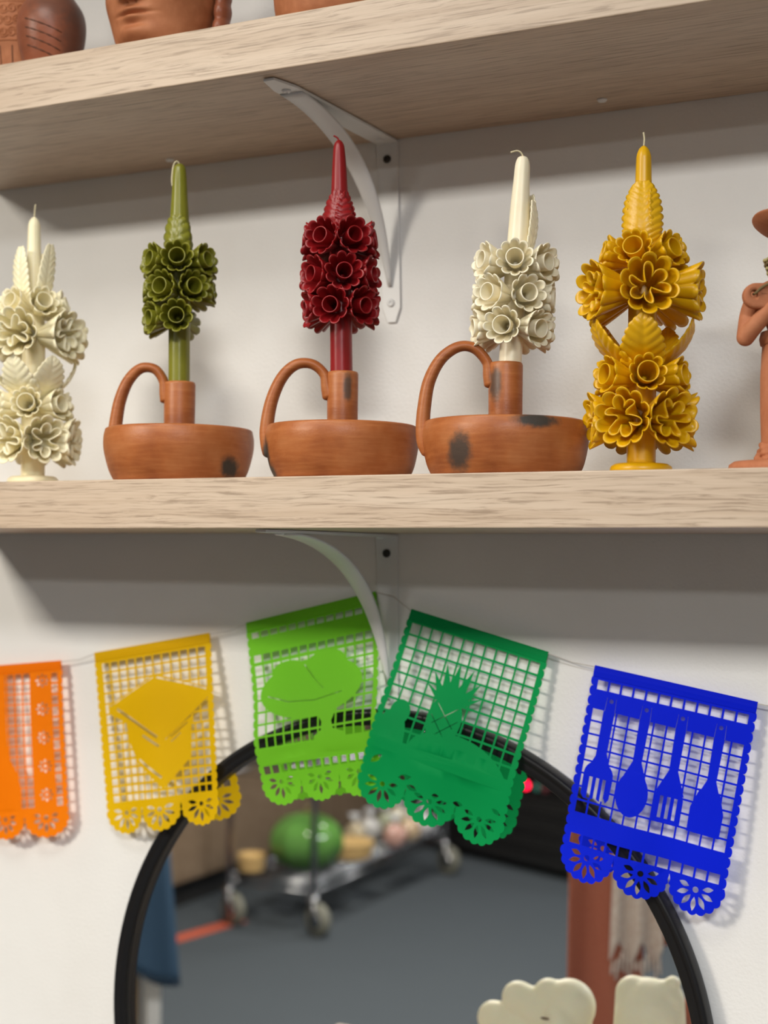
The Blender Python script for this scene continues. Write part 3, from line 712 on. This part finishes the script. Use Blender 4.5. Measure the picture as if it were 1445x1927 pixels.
# orange: tall bottle between columns of squares
asp = 1.34
H = cells(.035, .085, 1, .06, .83, 12, .1, .2) + cells(.915, .965, 1, .06, .83, 12, .1, .2) + cells(.245, .755, 8, .055, .83, 13, .2, .14)
Dz = []
for cxx in (.155, .845):
    for k in range(5):
        c = (cxx, .105 + k * .163); Dz.append(circ(c, .012, 8, .012 / asp))
        for q in range(8): Dz.append(petal(c, 2 * PI * q / 8, .024, .054, .010, asp))
so = [[(.45, .05), (.55, .05), (.553, .45), (.565, .54), (.62, .62), (.65, .72), (.645, .84), (.355, .84), (.35, .72), (.38, .62), (.435, .54), (.447, .45)]]
cu = Dz + daisies(3, .885, asp, .11)
ENDS.append(banner('orange cut paper banner at the left edge, columns of tiny daisies', paper_mat('orange_paper', (1.0, .235, .0)),
    [at(-118, 1262, -.012), at(117, 1243, -.012), at(-96, 1586, -.026), at(126, 1575, -.022)], wv(.004, .3), outline(asp, 18, 3, .87), H, so, cu))
# yellow: stacked sheets drawn as a tilted block over a grid
asp = 1.46
H = cells(.055, .955, 12, .06, .46, 7, .20) + cells(.055, .955, 14, .46, .83, 8, .24, .28)
so = [[(.085, .300), (.52, .168), (.965, .285), (.965, .325), (.545, .535), (.085, .345)], [(.235, .40), (.545, .52), (.80, .42), (.775, .63), (.54, .785), (.325, .63), (.245, .50)]]
cu = [stroke((.16, .325), (.51, .507), .022, asp), stroke((.53, .188), (.74, .238), .014, asp), stroke((.75, .240), (.94, .290), .014, asp), stroke((.385, .486), (.52, .556), .018, asp), stroke((.34, .612), (.53, .722), .018, asp),
      stroke((.62, .515), (.76, .45), .010, asp), stroke((.62, .54), (.70, .50), .008, asp), stroke((.10, .305), (.50, .185), .006, asp), stroke((.575, .525), (.95, .335), .005, asp)] + daisies(3, .885, asp, .135)
so2 = so
ENDS.append(banner('yellow cut paper banner with a stack of sheets cut into its grid', paper_mat('yellow_paper', (.80, .50, .001)),
    [at(177, 1229, -.012), at(396, 1191, -.012), at(204, 1575, -.024), at(414, 1551, -.038)], lambda u, v: .005 * v * math.sin(3 * PI * u + .4) , outline(asp, 18, 3, .86), H, so2, cu))
# lime: wide stemmed glass between bands
asp = 1.38
H = cells(.03, .97, 13, .058, .098, 1, .24) + cells(.03, .97, 13, .182, .232, 1, .22) + cells(.03, .97, 13, .24, .69, 7, .2, .18) + cells(.03, .97, 13, .775, .835, 1, .28)
so = [circ((.47, .415), .41, 40, .150), circ((.30, .30), .13, 20, .05), circ((.60, .295), .15, 20, .06), [(.50, .52), (.70, .52), (.645, .60), (.66, .64), (.75, .665), (.75, .69), (.50, .69), (.50, .665), (.56, .64), (.565, .60)], [(.0, .69), (1, .69), (1, .775), (0, .775)]]
cu = [stroke((.12, .42), (.28, .465), .007, asp), stroke((.28, .465), (.50, .482), .007, asp), stroke((.50, .482), (.72, .462), .007, asp), stroke((.43, .29), (.50, .37), .008, asp), stroke((.50, .37), (.57, .43), .005, asp)] + daisies(3, .875, asp, .125)
ENDS.append(banner('lime green cut paper banner behind the lower bracket strut', paper_mat('lime_paper', (.19, .60, .025)),
    [at(462, 1173, -.014), at(709, 1113, -.005), at(500, 1520, -.034), at(717, 1494, -.034)], lambda u, v: .0015 * math.sin(2 * PI * u) * v - .010 * math.exp(-((v - .66) / .17) ** 2), outline(asp, 17, 3, .87), H, so, cu))
# green: pineapple and round fruit over a grid
asp = 1.42
H = cells(.035, .965, 12, .058, .645, 9, .17, .17)
def leafp(b, tip, wd): return [(b[0] - wd, b[1]), tip, (b[0] + wd, b[1])]
so = [circ((.45, .47), .115, 28, .125)] + [leafp((.45 + dx * .25, .385), (.45 + dx, tv), .05) for dx, tv in ((0, .175), (-.09, .20), (.10, .195), (-.16, .255), (.17, .25), (-.19, .32), (.20, .32))] \
    + [circ((.62, .68), .35, 40, .155, .10), circ((.12, .66), .115, 28, .17, .05), circ((.15, .50), .07, 20, .06), [(.0, .65), (1, .65), (1, .70), (0, .70)]]
cu = [stroke((.38, .40), (.52, .50), .004, asp), stroke((.52, .40), (.38, .50), .004, asp), stroke((.36, .46), (.48, .55), .004, asp), stroke((.54, .46), (.42, .55), .004, asp),
      petal((.04, .80), -.9, .02, .12, .02, asp), petal((.24, .82), -.4, .02, .12, .02, asp), petal((.30, .83), .2, .03, .11, .02, asp), petal((.62, .845), -.1, .02, .09, .018, asp), petal((.90, .80), .4, .0, .07, .015, asp), petal((.55, .835), 2.9, .0, .05, .016, asp)] + daisies(3, .875, asp, .135)
ENDS.append(banner('dark green cut paper banner with a pineapple cut into its grid', paper_mat('green_paper', (.0, .34, .085)),
    [at(773, 1146, -.012), at(1034, 1228, -.012), at(661, 1504, -.044), at(937, 1606, -.029)], lambda u, v: .0025 * v * math.sin(3.3 * PI * u + .6) - .008 * math.exp(-((v - .62) / .2) ** 2), outline(asp, 18, 3, .85), H, so, cu))
# blue: four kitchen utensils over a grid
asp = 1.30
H = cells(.035, .965, 12, .058, .112, 1, .18) + cells(.035, .965, 12, .195, .695, 8, .15, .15) + cells(.035, .965, 12, .785, .84, 1, .18)
so, cu = [], []
for k, uc in enumerate((.145, .365, .585, .815)):
    so.append([(uc - .033, .13), (uc + .033, .13), (uc + .027, .42), (uc - .027, .42)])
    cu.append(circ((uc, .150), .013, 14, .013 / asp))
    for q in (-1, 1): cu.append(stroke((uc + q * .028, .135), (uc + q * .032, .20), .003, asp)); 
    so.append([(uc - .02, .38), (uc + .02, .38), (uc + .085, .50), (uc - .085, .50)])
    if k == 0: so += [circ((uc, .50), .092, 24, .065), [(uc - .092, .50), (uc + .092, .50), (uc + .088, .60), (uc + .07, .62), (uc + .055, .60), (uc + .03, .62), (uc, .61), (uc - .03, .62), (uc - .07, .62), (uc - .09, .60)]]
    elif k == 1: so.append(circ((uc, .545), .098, 30, .105))
    elif k == 2: so += [[(uc - .055, .44), (uc + .055, .44), (uc + .085, .52), (uc + .085, .635), (uc - .085, .635), (uc - .085, .52)]]
    else: so += [[(uc - .06, .44), (uc + .06, .44), (uc + .10, .53), (uc + .098, .64), (uc - .098, .64), (uc - .10, .53)]]
    if k in (0, 2):
        for dx in (-.042, 0, .042): cu.append([(uc + dx - .010, .515), (uc + dx + .010, .515), (uc + dx + .010, .615), (uc + dx - .010, .615)])
cu += daisies(3, .885, asp, .125)
ENDS.append(banner('blue cut paper banner with four kitchen utensils cut into its grid', paper_mat('blue_paper', (.0, .016, .78)),
    [at(1118, 1252, -.011), at(1428, 1322, -.011), at(1047, 1646, -.046), at(1353, 1737, -.022)], lambda u, v: -.006 * v * v * (1 - u) * math.sin(PI * u * 1.5) + .002 * v * math.sin(4 * PI * u), outline(asp, 17, 3, .85), H, so, cu))
pts = [Vector((-.95, -.001, 1.33))]
for i, (a, b) in enumerate(ENDS):
    if i: 
        pa = pts[-1]; mid = (pa + a) / 2; mid.z -= .0025; mid.y = -.009
        if i == 3: mid = Vector((-.004, -.0075, max(pa.z, a.z) - .004))
        pts.append(mid)
    pts += [a + Vector((0, -.0004, 0)), b + Vector((0, -.0004, 0))]
pts += [pts[-1] + Vector((.04, 0, -.006)), pts[-1] + Vector((.35, .0095, .05))]
tag(tube('banner_string', pts, .0006, mat('thin_string', (.55, .52, .48), .8), None, 8), 'thin pale string carrying the cut paper banners', 'string')

# ------------------------------------------------------------------ the room seen in the mirror
# wire shelf trolley with casters
t = thing('shelf_trolley', 'chrome wire shelf trolley on casters, reflected in the mirror', 'trolley', (-2.20, -4.17, 0))
tx, ty = .19, .635
for sx in (-1, 1):
    for sy in (-1, 1):
        x, y = sx * tx, sy * ty
        obj('post', lathe_me('post', [(.0125, .13), (.0125, 1.15), (.010, 1.16)], 20), CHROME, t, (x, y, 0))
        w1 = obj('caster', lathe_me('caster', [(.012, -.016), (.055, -.016), (.0625, -.011), (.0635, 0), (.0625, .011), (.055, .016), (.012, .016)], 40), RUBBER, t, (x + .02, y, .0637), (PI / 2, 0, .35))
        obj('caster_hub', lathe_me('caster_hub', [(.03, -.019), (.03, .019)], 24), CHROME, w1)
        V, F = join_data([([(v.x, v.y, v.z) for v in [Vector(q) for q in sweep_data([(x + .02, y + q * .022, .062), (x + .012, y + q * .024, .10), (x, y + q * .016, .132)], .006, .012, (1, 0, 0), 8)[0]]], sweep_data([(0, 0, 0), (0, 0, 1), (0, 0, 2)], 1, 1, (1, 0, 0), 8)[1]) for q in (-1, 1)] + [lathe_data([(.024, .125), (.026, .14), (.02, .152)], 20, (x, y, 0))])
        obj('caster_fork', mesh('caster_fork', V, F), CHROME, t)
for z in (.185, .62, 1.05):
    P = []
    for q in (-1, 1):
        for dz in (-.02, .012):
            P.append(sweep_data([(q * tx, -ty, z + dz), (q * tx, ty, z + dz)], .0045, .0045, (0, 0, 1), 8)); P.append(sweep_data([(-tx, q * ty, z + dz), (tx, q * ty, z + dz)], .0045, .0045, (0, 0, 1), 8))
        P.append(sweep_data([(q * tx, -ty + .01 * 0, z - .02)] + [(q * tx, -ty + (2 * ty) * i / 42, z + (.012 if i % 2 else -.02)) for i in range(1, 42)] + [(q * tx, ty, z - .02)], .0025, .0025, (1, 0, 0), 6))
    for i in range(41): P.append(sweep_data([(-tx, -ty + 2 * ty * (i + .5) / 41, z + .014), (tx, -ty + 2 * ty * (i + .5) / 41, z + .014)], .002, .002, (0, 0, 1), 6))
    V, F = join_data(P); tag(obj('wire_shelf', mesh('wire_shelf', V, F), CHROME, t), None, None)
SH = .185 + .0163
GL = mat('green_glaze', (.085, .215, .045), .08); nt = NT(GL)
t = thing('gourd_pot', 'glossy green ribbed gourd pot on the low trolley shelf, seen in the mirror', 'pot', (-2.163, -3.752, SH), .4)
V, F = [], []; n, k = 96, 28
for j in range(k + 1):
    p = PI * j / k
    for i in range(n):
        a = 2 * PI * i / n; rr = .150 * math.sin(p) ** .85 * (1 + .022 * math.cos(10 * a)); V.append((rr * math.cos(a), rr * math.sin(a), .113 - .112 * math.cos(p) * (1 if j > k / 2 else 1)))
for j in range(k):
    for i in range(n): F.append((j * n + i, j * n + (i + 1) % n, (j + 1) * n + (i + 1) % n, (j + 1) * n + i))
obj('body', mesh('body', V, F), GL, t); tube('stem', curve_pts([(0, 0, .215), (.002, 0, .235), (.012, .004, .25)], 6), [.016 - .0005 * i for i in range(13)], mat('gourd_stem', (.16, .13, .05), .6), t, 10)
STRAW = cloth_mat('straw', (.42, .27, .10), (.56, .39, .17), 90)
def basket(label, x, y, r, h):
    t = thing('straw_basket', label, 'basket', (x, y, SH), 0, 'straw baskets on the trolley')
    obj('body', lathe_me('body', [(.001, 0), (r * .85, 0), (r, h), (r * .95, h), (r * .8, .012), (.001, .01)], 40), STRAW, t)
    for q in range(4):
        z = h * (q + .7) / 4; rr = r * (.85 + .15 * z / h) + .002; V, F = sweep_data([(rr * math.cos(a), rr * math.sin(a), z) for a in np.linspace(-PI, PI, 40)], .006, .006, (0, 0, 1), 8); obj('coil', mesh('coil', V, F), STRAW, t)
basket('low straw basket left of the green gourd pot on the trolley', -2.335, -3.612, .05, .07)
basket('wide straw basket right behind the green gourd pot on the trolley', -2.12, -4.045, .10, .07)
FOIL = mat('clear_film', (.75, .76, .78), .08, 0); FOIL.node_tree.nodes['Principled BSDF'].inputs['Transmission Weight'].default_value = .35
rng = random.Random(21)
CONT = [((.55, .40, .14), 'amber'), ((.50, .12, .03), 'red'), ((.65, .62, .58), 'white'), ((.55, .30, .05), 'orange'), ((.30, .35, .12), 'olive'), ((.6, .58, .62), 'pale'), ((.62, .5, .2), 'yellow')]
DEP = ['directly behind the wide basket', 'second behind the wide basket', 'third along the shelf behind the baskets', 'fourth along the shelf behind the baskets', 'fifth along the shelf behind the baskets', 'sixth along the shelf, near its far end', 'at the far end of the shelf']
for i, (c, nm) in enumerate(CONT):
    t = thing('wrapped_packet', f'film wrapped packet with {nm} contents {DEP[i]}', 'packet', (-2.12 + (.09 if i % 2 else -.07) , -4.235 - i * .075, SH), rng.uniform(0, 3), 'wrapped packets on the trolley')
    V, F = ell_data((0, 0, .055), (.058, .045, .055), 22, 14); V = [(v[0] * (1 + .1 * math.sin(17 * v[2] * 20 + v[1] * 90)), v[1] * (1 + .12 * math.sin(90 * v[0] + 40 * v[2])), max(0, v[2] * (1 + .05 * math.sin(70 * v[0])))) for v in V]
    obj('pouch', mesh('pouch', V, F), mat('packet_' + nm, tuple(.5 * q + .2 for q in c), .07, 0, Coat_Weight=1.0, Coat_Roughness=.03), t)
    obj('gathered_neck', lathe_me('gathered_neck', [(.02, .095), (.008, .112), (.008, .118), (.03, .145), (.026, .145), (.004, .12)], 20), FOIL, t)
# long counter with a panelled side
t = thing('counter', 'long brown panelled counter on a black plinth, reflected behind the trolley', 'counter', (-2.98, -4.75, 0))
CW = wood_mat('walnut_panel'); CW.node_tree.nodes['Principled BSDF'].inputs['Roughness'].default_value = .5
BROWN = cloth_mat('brown_board', (.17, .115, .072), (.20, .14, .09), 30)
box('plinth', (-.27, -1.5, 0), (.25, 1.5, .10), BLACKM, t)
box('carcass', (-.30, -1.5, .10), (.27, 1.5, .92), BROWN, t)
for i in range(5): box('panel', (.2705, -1.49 + i * .6, .11), (.285, -1.49 + i * .6 + .585, .91), BROWN, t, .003)
box('worktop', (-.32, -1.52, .92), (.30, 1.52, .96), BLACKM, t)
# black cabinet of shallow drawers with indicator lights
t = thing('drawer_cabinet', 'wide black cabinet of shallow drawers, reflected at the far side', 'cabinet', (-1.62, -5.00, 0), math.atan2(.18, .391))
box('carcass', (-.90, -.30, .03), (.90, .0, 1.0), BLACKM, t)
for z in range(4):
    dr = box('drawer', (-.89, .0, .045 + z * .082), (.89, .012, .045 + z * .082 + .074), BLACKM, t, .003)
    box('drawer_handle', (-.60, .012, .045 + z * .082 + .058), (.60, .022, .045 + z * .082 + .068), mat('dark_steel', (.05, .05, .055), .35, .8), dr, .002)
fp = box('control_panel', (-.89, .0, .375), (.89, .014, .46), BLACK, t)
def led(c, s_, x, nm, lab):
    m = mat(nm, (.05, .01, .01), .3); b = m.node_tree.nodes['Principled BSDF']; b.inputs['Emission Color'].default_value = (*c, 1); b.inputs['Emission Strength'].default_value = s_
    o = obj('indicator_light', lathe_me('indicator_light', [(.016, 0), (.016, .004), (.010, .007), (.0005, .008)], 20), m, fp, (x, .014, .404), (-PI / 2, 0, 0)); o['label'] = lab
led((1, .005, .04), 9, -.07, 'red_light', 'glowing red indicator light'); led((.03, .35, .25), .55, .0, 'teal_light', 'dim teal indicator light'); led((.4, .08, .10), .25, .052, 'dull_light', 'dull pink indicator light')
box('drop_panel', (-.89, .0, .47), (.89, .012, .98), BLACKM, t, .003)
# floor tape
tag(box('floor_tape', (-.035, -.30, 0), (.035, .30, .0015), mat('orange_tape', (.42, .075, .035), .6), None, 0, (-2.435, -3.32, .0001), (0, 0, .17)), 'orange strip stuck on the carpet beside the trolley', 'tape')
# small table under a blue cloth
tc = Vector((-1.930, -1.850, 0)); rz = D(38)
t = thing('side_table', 'small side table with pale square legs under a blue cloth, reflected at left', 'table', tc, rz)
PALE = mat('pale_paint', (.80, .77, .72), .5)
for sx in (-1, 1):
    for sy in (-1, 1): box('leg', (sx * .225 - .02, sy * .225 - .02, 0), (sx * .225 + .02, sy * .225 + .02, .645), PALE, t)
box('tabletop', (-.25, -.25, .645), (.25, .25, .67), PALE, t)
DEN = cloth_mat('denim_blue', (.016, .045, .085), (.03, .075, .135), 600)
V, F = [], []; n = 120; rows = 14
def sq(a, r):
    c, s_ = math.cos(a), math.sin(a); k = r / max(abs(c), abs(s_)); return k * c, k * s_
V.append((0, 0, .6735))
for j in range(rows):
    for i in range(n):
        a = 2 * PI * i / n; corner = (abs(math.sin(2 * a))) ** 3
        if j < 4: q = (j + 1) / 4; x, y = sq(a, .257 * q); z = .6735
        else:
            q = (j - 3) / (rows - 4); x, y = sq(a, .257); fl = 1 + q * (.05 + .09 * corner + .045 * math.sin(a * 11)); x *= fl; y *= fl; z = .672 - q * (.25 + .13 * corner)
        V.append((x, y, z))
F += [(0, 1 + i, 1 + (i + 1) % n) for i in range(n)]
for j in range(rows - 1):
    for i in range(n): a = 1 + j * n + i; b = 1 + j * n + (i + 1) % n; F.append((a, a + n, b + n, b))
tag(solid(obj('table_cloth', mesh('table_cloth', V, F), DEN, None, tc, (0, 0, rz)), .003), 'blue denim cloth draped in folds over the small reflected table', 'cloth')
t = thing('cardboard_box', 'brown cardboard box on the floor under the blue cloth', 'box', (-1.830, -1.86, 0), rz); CARD = cloth_mat('cardboard', (.28, .20, .12), (.33, .24, .15), 50)
box('body', (-.13, -.13, 0), (.13, .13, .30), CARD, t); box('flap', (-.13, -.13, .3005), (-.002, .13, .304), CARD, t, .001); box('flap', (.002, -.13, .3005), (.13, .13, .304), CARD, t, .001)
# garment stand with a brick red poncho and a scarf
def sheet(name, m, parent, W, Hh, fold, nfold, th, taper=0, loc=(0, 0, 0), rz=0, hemwave=.01, nx=60, nz=26):
    V, F = [], []
    for j in range(nz + 1):
        v = j / nz
        for i in range(nx + 1):
            u = i / nx - .5; V.append((u * W * (1 + taper * v), fold * (.25 + .75 * v) * math.sin(2 * PI * nfold * u + .7 * v), -Hh * v + hemwave * v * math.sin(2 * PI * nfold * u)))
    for j in range(nz):
        for i in range(nx): a = j * (nx + 1) + i; F.append((a, a + 1, a + nx + 2, a + nx + 1))
    return solid(obj(name, mesh(name, V, F), m, parent, loc, (0, 0, rz)), th)
GX, GY, GZ = -.060, -1.085, 1.14
t = thing('garment_stand', 'black single post stand carrying the brick red cloth', 'stand', (GX, GY, 0), D(-27))
obj('upright', lathe_me('upright', [(.012, .01), (.012, GZ + .30), (.004, GZ + .31)], 16), BLACKM, t, (-.05, 0, 0))
obj('foot', lathe_me('foot', [(.001, 0), (.17, 0), (.17, .012), (.02, .02), (.001, .02)], 40), BLACKM, t, (-.05, 0, 0))
tube('rail', [(-.13, 0, GZ), (.24, 0, GZ)], .010, BLACKM, t, 12, nref=(0, 0, 1))
RUST = cloth_mat('rust_cloth', (.52, .165, .10), (.58, .20, .128), 300); PINK = cloth_mat('woven_scarf', (.78, .64, .56), (.92, .82, .75), 140)
p = thing('rust_poncho', 'brick red cloth hanging from a rail, reflected at right in the mirror', 'garment', (GX, GY, GZ + .012), D(-27))
sheet('front_panel', RUST, p, .125, .56, .012, 1.5, .004, .12, (-.030, .022, 0))
sheet('side_panel', RUST, p, .16, .37, .012, 1.6, .004, .05, (.105, .016, 0))
V, F = sweep_data([(-.095, 0, 0), (.19, 0, 0)], .014, .024, (0, 1, 0), 16); obj('top_fold', mesh('top_fold', V, F), RUST, p)
tube('strap', curve_pts([(.165, .024, -.25), (.19, .03, -.36), (.14, .034, -.47), (.06, .034, -.52)], 8), .024, RUST, p, 12, rb=.005)
sc = thing('woven_scarf', 'pale pink woven scarf with a fringe hanging over the brick red cloth', 'scarf', (GX, GY, GZ + .03), D(-27))
sheet('scarf_cloth', PINK, sc, .060, .40, .009, 2.2, .004, .55, (.020, .042, -.004), 0, .02)
for i in range(12): tube('fringe', [(.020 + (i - 5.5) * .0074, .042 + .006 * math.sin(i), -.405 - .012 * math.cos(i)), (.020 + (i - 5.5) * .0078, .042, -.44 - .01 * math.sin(i * 2))], .0028, PINK, sc, 6)
V, F = sweep_data([(-.012, .018, .0), (.052, .018, 0)], .008, .028, (0, 1, 0), 12); obj('scarf_fold', mesh('scarf_fold', V, F), PINK, sc)
# table below the mirror with two pale carvings
t = thing('console_table', 'narrow wooden console table standing below the frame in front of the mirror', 'table', (.12, -.37, 0))
box('tabletop', (-.45, -.15, .72), (.45, .15, .75), WOOD, t)
for sx in (-1, 1):
    for sy in (-1, 1): box('leg', (sx * .41 - .02, sy * .12 - .02, 0), (sx * .41 + .02, sy * .12 + .02, .72), WOOD, t)
IV = wax_mat('pale_cream', (.95, .88, .64), (.97, .92, .72), .3, .5)
def lump(name, label, cat, loc, parts, rz=0, eyes=()):
    t = thing(name, label, cat, loc, rz); V, F = join_data(parts); b = obj('body', mesh('body', V, F), IV, t); remesh(b, .0025, 6)
    for e in eyes: obj('dark_mark', mesh('dark_mark', *ell_data(e, (.006, .002, .0016), 10, 6)), DARK_BROWN, t)
    return t
def lobe(p0, p1, r0, r1): 
    q = [Vector(p0).lerp(Vector(p1), i / 8) for i in range(9)]; rr = [r0 + (r1 - r0) * i / 8 for i in range(9)]
    return [sweep_data(q, rr, [x * .7 for x in rr], (0, 1, 0), 14), ell_data(p0, (r0, r0 * .7, r0)), ell_data(p1, (r1, r1 * .7, r1))]
parts = [ell_data((.030, 0, .05), (.036, .040, .05)), ell_data((.026, 0, .10), (.030, .034, .045)), ell_data((.048, 0, .04), (.030, .036, .04))]
for (x0, z0, x1, z1, r1) in ((-.070, .098, .03, .07, .024), (-.036, .128, .03, .10, .024), (.006, .139, .034, .13, .022), (-.096, .062, .02, .04, .022)):
    parts += lobe((x1, 0, z1), (x0, 0, z0), .034, r1)
lump('cream_carving', 'pale cream lobed carving standing below the mirror, reflected in it', 'carving', (.058, -.355, .75), parts, 0, [(.010, .030, .118), (-.012, .028, .085)])
bm_parts = []
for sx in (-1, 1):
    bm_parts += lobe((sx * .022, 0, .03), (sx * .020, 0, .150), .030, .025)
bm_parts += [ell_data((0, 0, .09), (.047, .036, .085)), ell_data((0, 0, .12), (.046, .034, .055)), ell_data((.030, 0, .172), (.010, .010, .009))]
lump('cream_carving', 'pale cream squarish rounded carving at the right under the mirror, reflected in it', 'carving', (.192, -.37, .75), bm_parts, 0, [(0, .036, .108)])
